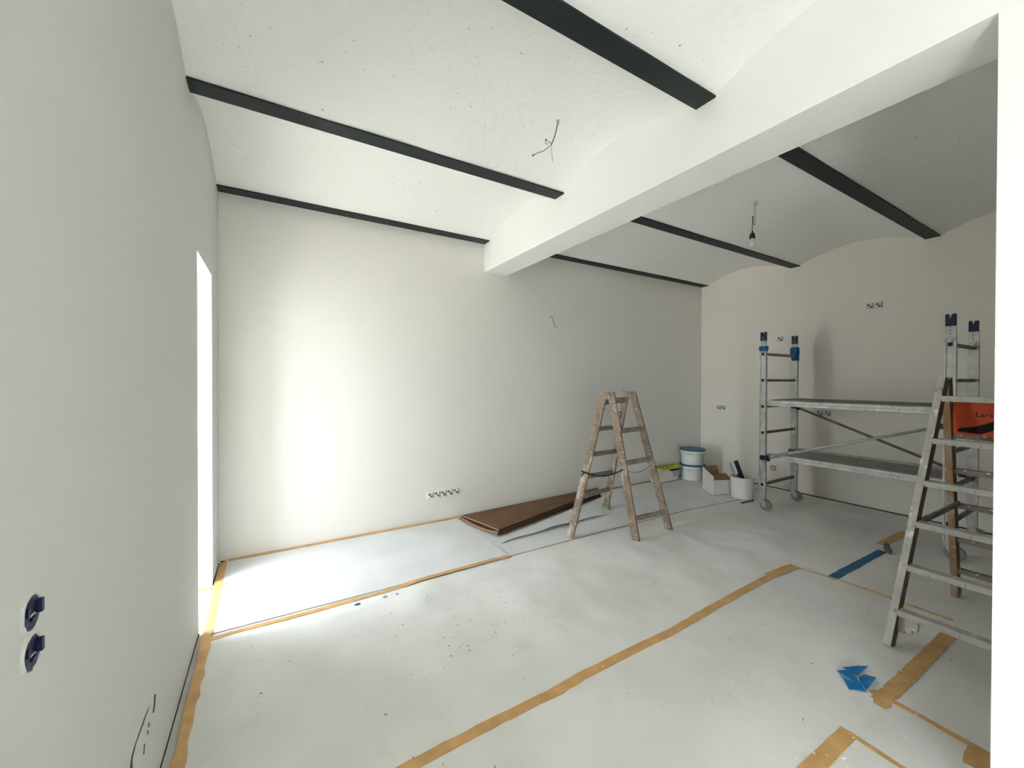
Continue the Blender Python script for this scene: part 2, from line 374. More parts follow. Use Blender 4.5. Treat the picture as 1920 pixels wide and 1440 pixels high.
tape('wide tan tape at the bottom edge right of the centre', [(1.9, .724), (2.166, .721), (2.48, .716)], .06)
tape('narrow lifted tan tape turning the corner at the bottom edge', [(2.47, .715), (2.462, .609), (2.458, .5), (2.455, .38)], .022, wave=.007)
tape('crumpled tan tape patch at the right lower corner', [(2.70, .392), (2.83, .402)], .075, z=.004, jit=.006, wave=.006)

# olive smudge / lifted flap at the end of the blue tape
bm = B(); prism(bm, [(5.03, 1.35, .016), (5.15, 1.375, .03), (5.15, 1.345, .022), (4.985, 1.275, .02), (4.91, 1.262, .014), (4.925, 1.302, .018)], (0, 0, .004)); tag(obj('tape_flap', bm, M['mud']), 'olive crumpled tape flap at the far end of the blue tape', 'tape')

# blue crumpled film
t = thing('blue_film_scrap', 'crumpled bright blue film scrap left of the wide tan tape', 'scrap', (2.9, .84, .004))
def leafq(pts, th=.003): 
    b = B(); prism(b, pts, (0, 0, th)); return b
z_ = H(2.88, .83)
for pts, a, b in (([(2.876, .883), (2.998, .86), (3.002, .818), (2.91, .831), (2.894, .847)], .004, .026),
               ([(2.868, .813), (2.946, .815), (2.944, .766), (2.821, .768), (2.845, .80)], .006, .022),
               ([(2.814, .854), (2.765, .816), (2.777, .794), (2.819, .765), (2.842, .808)], .002, .014),
               ([(2.831, .888), (2.861, .889), (2.891, .86), (2.884, .829), (2.845, .806), (2.825, .768), (2.814, .806), (2.815, .851)], .012, .024)):
    obj('film_piece', leafq([(x, y, z_+(a if k % 2 else b)) for k, (x, y) in enumerate(pts)], .0012), M['bluefoil'], t)
def scrap(label, x, y, s, m, name='paper_scrap'):
    bm = B(); pts = [(x+s*math.cos(a)*random.uniform(.6, 1.3), y+s*.7*math.sin(a)*random.uniform(.6, 1.3), .012) for a in [k*PI/3 for k in range(6)]]
    prism(bm, pts, (0, 0, .005+s*.15)); tag(obj(name, bm, m), label, 'scrap')
scrap('small blue scrap below the seam tape near the door', .855, 2.80, .022, M['bluetape'], 'blue_scrap')
scrap('pale grey paper scrap right of the small blue scrap', 1.03, 2.81, .014, M['label'])
scrap('tiny grey scrap rightmost of three below the seam tape', 1.117, 2.80, .012, M['label'])
# chips and grit
bm = B(); rr = random.Random(3)
for i in range(380):
    k = rr.random()
    if k < .6: x = rr.uniform(1.6, 4.6); y = rr.gauss(.85, .35)
    else: x = rr.uniform(.3, 6.0); y = rr.uniform(.5, 2.8)
    if y < .3 or y > 3.9 or (x > 2.4 and x < 2.8 and y < .34): continue
    s = rr.uniform(.0008, .0026)*(1+(rr.random() < .08)); a = rr.uniform(0, PI); e = rr.uniform(1, 2.6)
    dx = Vector((math.cos(a), math.sin(a), 0)); p = Vector((x, y, H(x, y)+.004))
    bar(bm, p-dx*s*e, p+dx*s*e, s*1.2, .0025, (-dx.y, dx.x, 0))
tag(obj('paint_chips', bm, M['chip']), 'white paint chips scattered over the floor sheets', 'debris', kind='stuff')
bm = B()
for i in range(110):
    if rr.random() < .5: x = rr.gauss(1.35, .35); y = rr.gauss(2.25, .25)
    else: x = rr.uniform(.3, 4.0); y = rr.uniform(.5, 2.8)
    if not .1 < x < 4 or not .4 < y < 2.85: continue
    s = rr.uniform(.001, .003); a = rr.uniform(0, PI); e = rr.uniform(1, 2.5); dx = Vector((math.cos(a), math.sin(a), 0)); p = Vector((x, y, H(x, y)+.004))
    bar(bm, p-dx*s*e, p+dx*s*e, s, .002, (-dx.y, dx.x, 0))
tag(obj('dark_grit', bm, M['grit']), 'dark grit and crumbs scattered over the floor sheets', 'debris', kind='stuff')

# ------------------------------------------------------------------ small wooden stepladder
t = thing('wooden_stepladder', 'small paint-spattered wooden double stepladder standing on the floor seam', 'stepladder', (3.35, 2.95, 0))
e = Vector((.945, .327, 0)); nn = Vector((-.327, .945, 0))
At, Dt = Vector((3.148, 2.895, 1.383)), Vector((3.61, 3.055, 1.383)); Bt, Ct = Vector((3.175, 2.835, 1.383)), Vector((3.637, 2.99, 1.383))
A, D, Bf, Cf = Vector((2.80, 2.985, .01)), Vector((3.71, 3.45, .02)), Vector((3.255, 2.585, .01)), Vector((3.755, 2.61, .01))
def onz(a, b, z): return a+(b-a)*((z-a.z)/(b.z-a.z))
def stile(f, tp, m, ax, wd=.028, dp=.072):
    d = (tp-f).normalized(); bm = B()
    bar(bm, f, tp-d*.03, wd, dp, ax, dp, dp) if False else bar(bm, f, tp, wd, dp, ax)
    return obj('stile', bm, m, t, bevel=.006)
s1 = stile(A, At, M['wood'], e); stile(D, Dt, M['wood'], e); s3 = stile(Bf, Bt, M['wood'], e); s4 = stile(Cf, Ct, M['wood'], e)
for tp in (At.lerp(Bt, .5), Dt.lerp(Ct, .5)):
    bm = B(); tube(bm, [tp-e*.022+Vector((0, 0, -.03)), tp+e*.022+Vector((0, 0, -.03))], .034, 14); h = obj('hinge', bm, M['wood'], t)
for a, at, d, dt, zs, sgn in ((A, At, D, Dt, ((.385, .255), (.575, .464), (.785, .713), (1.031, .996)), 1), (Bf, Bt, Cf, Ct, ((.21, .185), (.715, .70), (1.015, 1.003)), -1)):
    for z in zs:
        bm = B(); bar(bm, onz(a, at, z[0]), onz(d, dt, z[1]), .045, .022, (0, 0, 1)); obj('rung', bm, M['wood_rung'], t, bevel=.003)
bm = B(); bar(bm, onz(A, At, 1.295)-nn*.0, onz(D, Dt, 1.295), .06, .022, (0, 0, 1)); obj('top_rung', bm, M['wood_rung'], t, bevel=.003)
# strap and cord
p0 = onz(A, At, .625)-e*.03; p1 = onz(Bf, Bt, .665)-e*.02
mid = [p0.lerp(p1, k/6)-Vector((0, 0, .05*math.sin(PI*k/6))) for k in range(7)]
bm = B(); tube(bm, [p0-e*.05+Vector((0, 0, .02))]+mid, .007, 6)
tube(bm, [p0, p0-e*.055-Vector((0, 0, .03))], .006, 6); obj('strap', bm, M['black'], t)['label'] = 'black strap tied across the legs'
p0 = p1; p1 = onz(Cf, Ct, .64)-e*.02
bm = B(); tube(bm, [p0.lerp(p1, k/6)-Vector((0, 0, .05*math.sin(PI*k/6))) for k in range(7)], .003, 6); obj('cord', bm, M['wire'], t)
# painted figure on the rear right stile
d = (Dt-D).normalized(); q = onz(D, Dt, 1.135)-e*.0155
zf = Vector((e.y, -e.x, 0))  # reading direction seen from the door side
fn = (e-d*e.dot(d)).normalized(); q = onz(D, Dt, 1.10)-fn*.0160+nn*.024
bm = text_bm('2', .105, q, -nn, d)
obj('figure_two', bm, M['black'], t)['label'] = 'black number 2 painted on the stile'
# faded stencil marks on the near left stile
q = onz(A, At, .88)-e*.0155; d = (At-A).normalized()
bm = B()
for k in range(7):
    c0 = q+d*(.03*k)-nn*.016; bar(bm, c0, c0+d*.004, .004, .032+.008*(k % 2), e); bar(bm, c0+d*.008, c0+d*.022, .004, .005, e)
obj('stencil', bm, M['wire'], t)['label'] = 'faded dark stencil marks on the stile'
bm = B(); bar(bm, D-Vector((0, 0, .012)), D+(Dt-D).normalized()*.035, .05, .088, e); obj('foot_tape', bm, M['greentape'], t)['label'] = 'green tape around the foot'

# ------------------------------------------------------------------ large wooden stepladder at right
t = thing('wooden_stepladder', 'large whitish wooden double stepladder cut off by the divider wall', 'stepladder', (3.9, .6, 0))
T0 = Vector((3.90, .745, 1.517)); F0 = Vector((3.352, .835, .01)); T1 = Vector((3.965, .745, 1.517)); F1 = Vector((4.459, .791, .01))
WBs, WTs = .56, .40
def bstile(f, tp, m, ms):
    bm = B(); bar(bm, f, tp, .036, .075, (0, 1, 0)); o = obj('stile', bm, [m, ms], t, bevel=.004)
    for p in o.data.polygons:
        if p.normal.y < -.8 or p.normal.y > .8: p.material_index = 1  # shade of the sideways faces put in as a darker wood colour
    return o
mir = lambda v, tp: Vector((v.x, v.y-(WTs if tp else WBs), v.z))
bstile(F0, T0, M['wood_white'], M['wood_side']); bstile(mir(F0, 0), mir(T0, 1), M['wood_white'], M['wood_side'])
bstile(F1, T1, M['wood_orange'], M['wood_side']); bstile(mir(F1, 0), mir(T1, 1), M['wood_orange'], M['wood_side'])
for i, z in enumerate((.197, .435, .672, .901, 1.145, 1.396)):
    a = onz(F0, T0, z); b = onz(mir(F0, 0), mir(T0, 1), z); off = Vector((-.012, 0, 0))
    bm = B(); bar(bm, a+off+Vector((0, .0, 0)), b+off, .034, .055, (0, 0, 1), mi=0)
    obj('rung', bm, M['wood_white'], t, bevel=.003)
for z in (.207, .439, .685, .923, 1.155):
    a = onz(F1, T1, z); b = onz(mir(F1, 0), mir(T1, 1), z)
    bm = B(); bar(bm, a, b, .032, .045, (0, 0, 1)); obj('rung', bm, M['wood_rung'], t, bevel=.003)
q = onz(F0, T0, 1.44)+Vector((-.037, -.0, 0)); bm = B(); tube(bm, [q, q+Vector((-.006, 0, 0))], .010, 12); obj('hinge_bolt', bm, M['alu'], t)
# stepped wooden bracket under the lowest rung
bm = B(); q = Vector((3.405, .815, 0)); 
prism(bm, [(q.x-.005, q.y, .18), (q.x-.005, q.y-.085, .18), (q.x-.005, q.y-.085, .12), (q.x-.005, q.y-.06, .12), (q.x-.005, q.y-.06, .10), (q.x-.005, q.y-.03, .10), (q.x-.005, q.y-.03, .085), (q.x-.005, q.y, .085)], (.03, 0, 0))
obj('foot_bracket', bm, M['wood_white'], t)
# diagonal stay between the two halves
bm = B(); bar(bm, onz(F0, T0, .69)+Vector((.02, -.03, 0)), onz(F1, T1, .70)+Vector((0, -.03, 0)), .03, .014, (0, 0, 1)); obj('side_stay', bm, M['wood_rung'], t)
# orange crate wedged under the top
t = thing('orange_crate', 'bright orange plastic crate with black lettering in the big ladder top', 'crate', (3.99, .53, 1.175))
x0, x1, y0, y1, z0, z1 = 3.965, 4.055, .325, .715, 1.178, 1.372
bm = B(); box(bm, x0, x0+.006, y0, y1, z0, z1); box(bm, x1-.006, x1, y0, y1, z0, z1)
box(bm, x0+.006, x1-.006, y0, y0+.006, z0, z1); box(bm, x0+.006, x1-.006, y1-.006, y1, z0, z1); box(bm, x0+.006, x1-.006, y0+.006, y1-.006, z0, z0+.006)
obj('crate_body', bm, M['orange'], t)
bm = B(); box(bm, x0-.006, x0, y0, y1, z1-.016, z1); obj('crate_rim', bm, M['orange'], t)
obj('lettering', text_bm('Lars', .042, (x0-.0012, .625, 1.290), (0, -1, 0), (0, 0, 1)), M['blacktape'], t)
obj('lettering', text_bm('___', .03, (x0-.0012, .655, 1.272), (0, -1, 0), (0, 0, 1)), M['blacktape'], t)
bm = B(); xs = x0-.0035
prism(bm, [(xs, .70, 1.195), (xs, .60, 1.188), (xs, .54, 1.222), (xs, .46, 1.262), (xs, .33, 1.31), (xs, .33, 1.365), (xs, .45, 1.335), (xs, .50, 1.312), (xs, .55, 1.268), (xs, .62, 1.232), (xs, .69, 1.215)], (.003, 0, 0))
obj('black_stripe', bm, M['blacktape'], t)['label'] = 'black diagonal stripe across the orange front'

# ------------------------------------------------------------------ mobile scaffold
t = thing('mobile_scaffold', 'grey aluminium mobile scaffold with two decks in front of the right wall', 'scaffold', (5.6, 1.75, 0))
XF, XK = 5.25, 5.98; YL, YRr = 2.49, .99
zr = (.301, .598, .902, 1.206, 1.509, 1.812)
for Y in (YL, YRr):
    for X in (XF, XK):
        bm = B(); s = -1 if X == XF else 1
        box(bm, X-.012, X+.012, Y-.036, Y+.036, .15, 1.87)                 # web
        box(bm, X-.02 if s < 0 else X+.012, X-.012 if s < 0 else X+.02, Y-.036, Y-.024, .15, 1.87)
        box(bm, X-.02 if s < 0 else X+.012, X-.012 if s < 0 else X+.02, Y+.024, Y+.036, .15, 1.87)
        p = obj('post', bm, M['alu'], t)
        bm = B(); ws = .027 if Y == YL else .033; box(bm, X-.010, X+.010, Y-ws, Y+ws, 1.87, 1.965); obj('sleeve', bm, M['alu'], p)
        bm = B()
        box(bm, X-.012, X+.012, Y-.032, Y+.032, 1.965, 2.03); box(bm, X-.012, X+.012, Y-.032, Y-.006, 2.03, 2.066)
        box(bm, X-.012, X+.012, Y+.010, Y+.032, 2.03, 2.066); box(bm, X-.004, X+.004, Y-.004, Y+.004, 2.03, 2.05)
        obj('spigot', bm, M['spigot'] if Y == YL else M['navy'], p, bevel=.002)['label'] = 'dark slotted plastic spigot'
        for z in (1.90, 1.93, 1.955):
            bm = B(); tube(bm, [(X-.0095, Y, z), (X-.0115, Y, z)], .004, 8); obj('pin_hole', bm, M['black'], p)
        for z in zr:
            bm = B(); box(bm, X-.0145 if s < 0 else X+.0122, X-.0122 if s < 0 else X+.0145, Y-.015, Y+.015, z-.016, z+.016)
            obj('rung_end', bm, M['black'], p)
        if Y == YL:
            a, b = (1.845, 1.905) if X == XF else (1.80, 1.925)
            bm = B(); lathe(bm, (X, Y, 0), [(.045, a), (.05, a+.02), (.053, (a+b)/2), (.05, b-.01), (.044, b)], 10)
            for v in bm.verts: v.co.x = X+(v.co.x-X)*.62
            if X == XK:
                lathe(bm, (X+.004, Y-.004, 0), [(.036, a-.045), (.044, a-.02), (.04, a+.004)], 10)
            obj('tape_wrap', bm, M['teal'], p)['label'] = 'blue tape wrapped around the post top'
        # caster
        z0 = .15
        bm = B(); box(bm, X-.016, X+.016, Y-.03, Y+.03, .118, .16)
        cx_, cy_ = X+.0, Y-.035
        for sx in (-1, 1): bar(bm, (X+sx*.026, Y, .135), (X+sx*.026, cy_, .062), .006, .05, (1, 0, 0))
        box(bm, X-.030, X+.030, Y-.028, Y+.028, .118, .128)
        c = obj('caster_fork', bm, M['alu'], t)
        bm = B(); n = 24; pr = [(-.016, .0), (-.018, .048), (-.016, .062), (-.008, .0655), (.008, .0655), (.016, .062), (.018, .048), (.016, .0)]
        rings = [[bm.verts.new((X+a, cy_+max(r, .004)*math.cos(2*PI*k/n), .068+max(r, .004)*math.sin(2*PI*k/n))) for k in range(n)] for a, r in pr]
        for r1, r2 in zip(rings, rings[1:]):
            for k in range(n): bm.faces.new((r1[k], r1[(k+1) % n], r2[(k+1) % n], r2[k]))
        bm.faces.new(rings[0][::-1]); bm.faces.new(rings[-1]); obj('wheel', bm, M['wheel'], c, smooth=False)
        bm = B(); tube(bm, [(X-.034, cy_, .068), (X+.034, cy_, .068)], .018, 14); obj('hub', bm, M['alu'], c)
    for z in zr:
        bm = B(); bar(bm, (XF+.01, Y, z), (XK-.01, Y, z), .03, .03, (0, 0, 1)); obj('rung', bm, M['alu_dark'], t, bevel=.005)
for z, nm in ((1.225, 'upper'), (.615, 'lower')):
    bm = B(); dz = .014 if nm == 'upper' else -.016
    box(bm, XF+.05, XK-.05, YRr+.07, YL-.07, z+.035+dz, z+.050+dz); o = obj('deck', bm, M['deck_dark'] if nm == 'upper' else M['board'], t)
    for X in (XF+.025, XK-.025):
        bm = B(); box(bm, X-.02, X+.02, YRr+.02, YL-.02, z-.008, z+.052); box(bm, X-.024, X+.024, YRr+.02, YL-.02, z+.014, z+.024)
        obj('side_rail', bm, M['alu'], o, bevel=.003)
    for Y in (YRr, YL):
        for X in (XF+.08, XK-.08):
            bm = B(); box(bm, X-.02, X+.02, Y-.022, Y+.022, z+.004, z+.04); obj('hook', bm, M['alu_dark'], o)
for (a, b, nm) in (((XF-.03, YL-.04, .62), (XF-.03, YRr+.04, 1.12), 0), ((XK-.03, YL-.03, 1.18), (XK-.03, YRr+.03, .62), 1)):
    bm = B(); tube(bm, [a, b], .014, 10); o = obj('brace', bm, M['alu'] if nm == 0 else M['alu_dark'], t, smooth=True)
    for q in (a, b):
        bm = B(); x, y, z = q; box(bm, x-.022, x+.03, y-.03, y+.05, z-.022, z+.022); box(bm, x-.015, x+.02, y-.045, y-.01, z-.036, z+.03)
        obj('clamp', bm, M['navy'], o, bevel=.004)

# ------------------------------------------------------------------ things by the back right corner
def bucket(label, c, z0, hnd):
    t = thing('paint_bucket', label, 'bucket', (c[0], c[1], z0), 'stacked paint buckets')
    h = .215
    bm = B(); lathe(bm, (c[0], c[1], z0), [(.150, 0), (.155, .004), (.163, h*.75), (.165, h*.76), (.176, h*.80), (.178, h)], 40); obj('bucket_body', bm, M['bucketw'], t, smooth=False)
    bm = B(); lathe(bm, (c[0], c[1], z0+h), [(.180, -.004), (.185, 0), (.185, .014), (.176, .018), (.170, .012), (.02, .012)], 40); obj('lid', bm, M['lid'], t)['label'] = 'blue lid'
    for a0, a1, za, zb, rr_, m, nm in ((-1.75, -1.0, .155, .185, .1665, M['black'], 'handle_plate'), (-1.72, -1.25, .03, .148, .1650, M['label'], 'label_sticker')):
        bm = B(); n = 10; A_ = []
        for i in range(n+1):
            a = a0+(a1-a0)*i/n; A_.append([bm.verts.new((c[0]+r*math.cos(a), c[1]+r*math.sin(a), z0+z)) for r, z in ((rr_, za), (rr_, zb), (.158, zb), (.15, za))])
        for p, q in zip(A_, A_[1:]):
            for k in range(4): bm.faces.new((p[k], p[(k+1) % 4], q[(k+1) % 4], q[k]))
        bm.faces.new(A_[0][::-1]); bm.faces.new(A_[-1]); obj(nm, bm, m, t)
    pts = []
    for i in range(13):
        a = -2.9+i*(2.4/12); s = math.sin(PI*i/12)
        pts.append((c[0]+(.176+.012*s)*math.cos(a), c[1]+(.176+.012*s)*math.sin(a), z0+h*.85-hnd*s))
    bm = B(); tube(bm, pts, .0025, 6); obj('wire_handle', bm, M['wirelt'], t)
cb = (5.87, 3.835)
bucket('lower white paint bucket of the stack, under another bucket', cb, .005, .10)
bucket('upper white paint bucket with dark blue lid, on top of the stack', cb, .237, .02)

t = thing('long_white_box', 'long low white box on the floor against the back wall', 'box', (5.33, 3.97, .005))
bm = B(); box(bm, 5.17, 5.62, 3.90, 4.03, .01, .19); obj('box_body', bm, M['carton'], t, bevel=.004)
bm = B(); box(bm, 5.50, 5.585, 3.897, 3.90, .06, .15); obj('box_label', bm, M['label'], t)
bm = B(); box(bm, 5.19, 5.64, 3.905, 4.03, .002, .010); obj('box_underlay', bm, M['black'], t)
t = thing('green_tray', 'yellow green plastic tray lying on the long white box', 'tray', (5.45, 3.95, .19))
bm = B(); pts = [(5.20, 3.88), (5.66, 3.865), (5.69, 3.92), (5.68, 4.02), (5.18, 4.03), (5.14, 3.97)]
prism(bm, [(x, y, .1905) for x, y in pts], (0, 0, .012)); obj('tray_base', bm, M['green'], t, bevel=.003)
for a, b in zip(pts, pts[1:]+pts[:1]):
    bm = B(); bar(bm, (*a, .210), (*b, .210), .02, .008, (0, 0, 1)); obj('tray_rim', bm, M['green'], t)
bm = B(); tube(bm, [(5.36, 3.93, .215), (5.48, 3.93, .218)], [.014, .02], 10); obj('tray_grip', bm, M['green'], t)
bm = B(); box(bm, 5.42, 5.60, 3.862, 3.90, .168, .190)
tag(obj('black_bar', bm, M['black'], bevel=.004), 'short black bar under the edge of the green tray', 'bar')

# open carton
t = thing('open_carton', 'open white carton with brown inside beside the tub', 'box', (5.55, 3.25, .003))
a, b, c = Vector((5.455, 3.389, .006)), Vector((5.298, 3.125, .006)), Vector((5.587, 3.065, .006)); d = a+(c-b)
def panel(nm, p, q, h, inner, lab=None, top=None):
    n = (q-p).cross(Vector((0, 0, 1))).normalized(); ctr = (a+b+c+d)/4
    if n.dot(ctr-p) < 0: n = -n
    tp = top or (h, h); bm = B()
    prism(bm, [p, q, q+Vector((0, 0, tp[1])), p+Vector((0, 0, tp[0]))], n*.003); obj(nm, bm, M['carton'], t)
    bm = B(); prism(bm, [p+n*.003, q+n*.003, q+n*.003+Vector((0, 0, tp[1]-.001)), p+n*.003+Vector((0, 0, tp[0]-.001))], n*.001); obj('lining', bm, M['kraft'], t)
panel('side_panel', a, b, .3, 1, top=(.315, .245)); panel('side_panel', b, c, .2, 1, top=(.20, .18)); panel('side_panel', c, d, .2, 1); panel('side_panel', d, a, .2, 1)
bm = B(); prism(bm, [a, b, c, d], (0, 0, .003)); obj('bottom_panel', bm, M['kraft'], t)
def flap(p, q, out, up, L=.12, z=.20, nm='flap'):
    bm = B(); o_ = Vector(out).normalized(); P_ = [p+Vector((0, 0, z)), q+Vector((0, 0, z)), q+Vector((0, 0, z+up))+o_*L, p+Vector((0, 0, z+up))+o_*L]
    prism(bm, P_, (0, 0, .003)); obj(nm, bm, M['kraft'], t)
flap(b+(c-b)*.06, c, (a-b), .05, .13, .19)                 # front flap leaning in
flap(c, d, (c-b), -.03, .10, .20)
flap(d, a, (a-b), .10, .06, .20)
bm = B(); q = b+Vector((.0, 0, 0)); bar(bm, (5.30, 3.115, .010), (5.32, 2.99, .008), .02, .003, (1, 0, 0)); tag(obj('carton_strip', bm, M['carton']), 'narrow white cardboard strip lying at the carton corner', 'scrap')

# tub with tools
t = thing('white_tub', 'open creamy white tub with a tool in it beside the scaffold', 'bucket', (5.55, 2.89, .005))
tc = (5.555, 2.90)
bm = B(); lathe(bm, (*tc, .005), [(.118, 0), (.122, .004), (.137, .25), (.143, .252), (.143, .268), (.134, .268), (.130, .24), (.114, .012), (.01, .012)], 40); obj('tub_body', bm, M['tub'], t)
t = thing('smoothing_trowel', 'dark long smoothing tool standing up in the white tub', 'tool', (5.54, 2.90, .03))
ld = Vector((-.10, .035, .0)); p0 = Vector((5.60, 2.84, .05)); p1 = Vector((5.50, 2.955, .47)); ax = Vector((.49, -.87, 0))
bm = B(); bar(bm, p0, p1, .05, .012, ax); obj('blade_holder', bm, M['black'], t, bevel=.003)
off = Vector((-.035, .035, -.02)); bm = B(); bar(bm, p0+off, p1+off, .018, .01, ax); obj('blade', bm, M['alu'], t)
off2 = Vector((-.055, .045, -.03)); bm = B(); bar(bm, p0+off2, p1+off2, .010, .008, ax); obj('edge_strip', bm, M['wood_side'], t)
bm = B(); tube(bm, [(5.50, 2.925, .27), (5.535, 2.91, .315)], .018, 8); obj('grip', bm, M['black'], t)
# black lump between carton and tub, stick in front
bm = B(); prism(bm, [(5.80, 3.20, .004), (6.05, 3.05, .004), (6.07, 3.02, .09), (5.96, 3.08, .12), (5.84, 3.17, .07)], (.05, .06, 0)); tag(obj('black_bag', bm, M['black'], bevel=.01), 'small black bag on the floor behind carton and tub', 'bag')
bm = B(); bar(bm, (5.27, 2.75, .013), (5.50, 2.725, .016), .012, .008, (0, 0, 1)); tag(obj('black_stick', bm, M['black']), 'short black stick lying on the floor before the white tub', 'stick')
bm = B(); bar(bm, (6.10, 3.0, .012), (6.22, 2.93, .012), .015, .006, (0, 0, 1)); tag(obj('wood_sliver', bm, M['wood_orange']), 'thin wood sliver near the wall right of the black bag', 'scrap')

# ------------------------------------------------------------------ brown boards / folded hardboard
t = thing('folded_hardboard', 'flat brown folded hardboard lying along the back wall', 'board', (3.0, 3.7, .004))
def lay(name, off, zt, zb, m, s0=0, s1=1, bow=0, th=.004, dx=0, ny=.0):
    """a sheet from left edge (P1..P2) to right edge (P4..P3), bowed across"""
    P1, P2 = Vector((2.10+dx, 3.945, 0)), Vector((2.235+dx, 3.375, 0)); P4, P3 = Vector((4.10, 4.00, 0)), Vector((3.98, 3.86, 0))
    bm = B(); n, k = 16, 10; T_ = []; Bt_ = []
    for i in range(n+1):
        u = i/n; r = []; r2 = []
        for j in range(k+1):
            v = j/k; p = P1.lerp(P4, u).lerp(P2.lerp(P3, u), v)
            p.y += -off*v
            z = zt*(1-u)+zb*u+bow*4*v*(1-v)*(1-u)**1.2
            r.append(bm.verts.new((p.x, p.y, z))); r2.append(bm.verts.new((p.x, p.y, z-th)))
        T_.append(r); Bt_.append(r2)
    for i in range(n):
        for j in range(k): bm.faces.new((T_[i][j], T_[i][j+1], T_[i+1][j+1], T_[i+1][j])); bm.faces.new((Bt_[i][j], Bt_[i+1][j], Bt_[i+1][j+1], Bt_[i][j+1]))
        for j in (0, k): bm.faces.new((T_[i][j], T_[i+1][j], Bt_[i+1][j], Bt_[i][j]))
    for i in (0, n):
        for j in range(k): 
            f = bm.faces.new((T_[i][j], T_[i][j+1], Bt_[i][j+1], Bt_[i][j])); f.material_index = 1
    o = obj(name, bm, [m, M['hardedge']], t); return o
lay('top_board', .0, .062, .075, M['hard'], th=.005)
lay('middle_board', .018, .050, .058, M['hard'], th=.005, bow=-.026, dx=-.015)
lay('middle_board', .030, .042, .042, M['hard'], th=.004, bow=-.026, dx=-.025)
lay('bottom_board', .045, .034, .024, M['hardin'], th=.004, bow=-.024, dx=-.035)

# ------------------------------------------------------------------ wires, bulb, sockets
def onbase(o): return o
t = thing('ceiling_wire', 'bare bent wires with connectors hanging from the ceiling before the downstand beam', 'wire', (1.96, 2.092, 3.185))
bm = B(); lathe(bm, (1.96, 2.092, 3.158), [(.007, .004), (.009, .012), (.010, .03)], 12); obj('ceiling_outlet', bm, M['wirelt'], t)
bm = B(); tube(bm, smoothpts([(1.96, 2.092, 3.17), (1.948, 2.099, 3.108), (1.935, 2.105, 3.06), (1.924, 2.113, 3.028)]), .0035, 6); obj('cable', bm, M['wire'], t)
bm = B(); tube(bm, smoothpts([(1.924, 2.113, 3.028), (1.912, 2.12, 3.049), (1.902, 2.126, 3.032), (1.895, 2.129, 3.030), (1.890, 2.131, 3.042), (1.895, 2.131, 3.056)]), .0018, 6)
obj('loose_wire', bm, M['wire'], t)
bm = B(); tube(bm, smoothpts([(1.924, 2.113, 3.028), (1.90, 2.128, 3.005), (1.877, 2.141, 2.985), (1.85, 2.157, 2.975), (1.824, 2.173, 2.959)]), .0022, 6); obj('loose_wire', bm, M['wire'], t)
bm = B(); tube(bm, smoothpts([(1.924, 2.113, 3.028), (1.925, 2.112, 2.98), (1.93, 2.108, 2.918)]), .002, 6); obj('loose_wire', bm, M['wirelt'], t)
for q in ((1.895, 2.131, 3.058), (1.822, 2.174, 2.957)):
    bm = B(); bmesh.ops.create_icosphere(bm, subdivisions=2, radius=.0065, matrix=Matrix.Translation(q)); obj('connector', bm, M['wire'], t)

bx, by = 4.251, 2.06
t = thing('pendant_bulb', 'bare bulb in a black lampholder hanging from the ceiling vault', 'lamp', (bx, by, 3.185))
bm = B(); tube(bm, [(bx, by, 3.19), (bx, by, 3.15)], [.014, .018], 10); obj('ceiling_hook', bm, M['wirelt'], t)
bm = B(); tube(bm, smoothpts([(bx, by, 3.16), (bx-.006, by+.004, 3.10), (bx-.008, by+.004, 3.03), (bx-.004, by, 2.975), (bx-.012, by+.006, 2.958), (bx-.02, by+.01, 2.99), (bx-.02, by+.012, 3.04)]), .0032, 6); obj('cord', bm, M['wire'], t)
bm = B(); tube(bm, smoothpts([(bx-.026, by+.013, 3.045), (bx-.026, by+.012, 2.99), (bx-.028, by+.014, 2.94), (bx-.03, by+.014, 2.90)]), .0035, 6); obj('cord', bm, M['black'], t)
q = (bx-.028, by+.014, 0)
bm = B(); lathe(bm, q, [(.004, 2.91), (.010, 2.885), (.021, 2.878), (.024, 2.85), (.025, 2.835), (.018, 2.834)], 20); obj('lampholder', bm, M['black'], t)
bm = B(); lathe(bm, q, [(.013, 2.836), (.015, 2.822), (.026, 2.80), (.030, 2.782), (.027, 2.766), (.018, 2.756), (.004, 2.752)], 24); obj('bulb', bm, M['glass'], t, smooth=True)

t = thing('wall_wire', 'short bent wire sticking out of the back wall above the small stepladder', 'wire', (3.36, YB, 2.3))
bm = B(); tube(bm, smoothpts([(3.372, YB-.001, 2.300), (3.375, YB-.02, 2.285), (3.382, YB-.025, 2.24), (3.395, YB-.03, 2.195), (3.415, YB-.03, 2.165), (3.44, YB-.03, 2.168), (3.455, YB-.03, 2.155)]), .003, 6); obj('wire', bm, M['wire'], t)
bm = B(); tube(bm, [(3.358, YB-.001, 2.298), (3.358, YB-.012, 2.298)], .006, 10); obj('screw', bm, M['wire'], t)

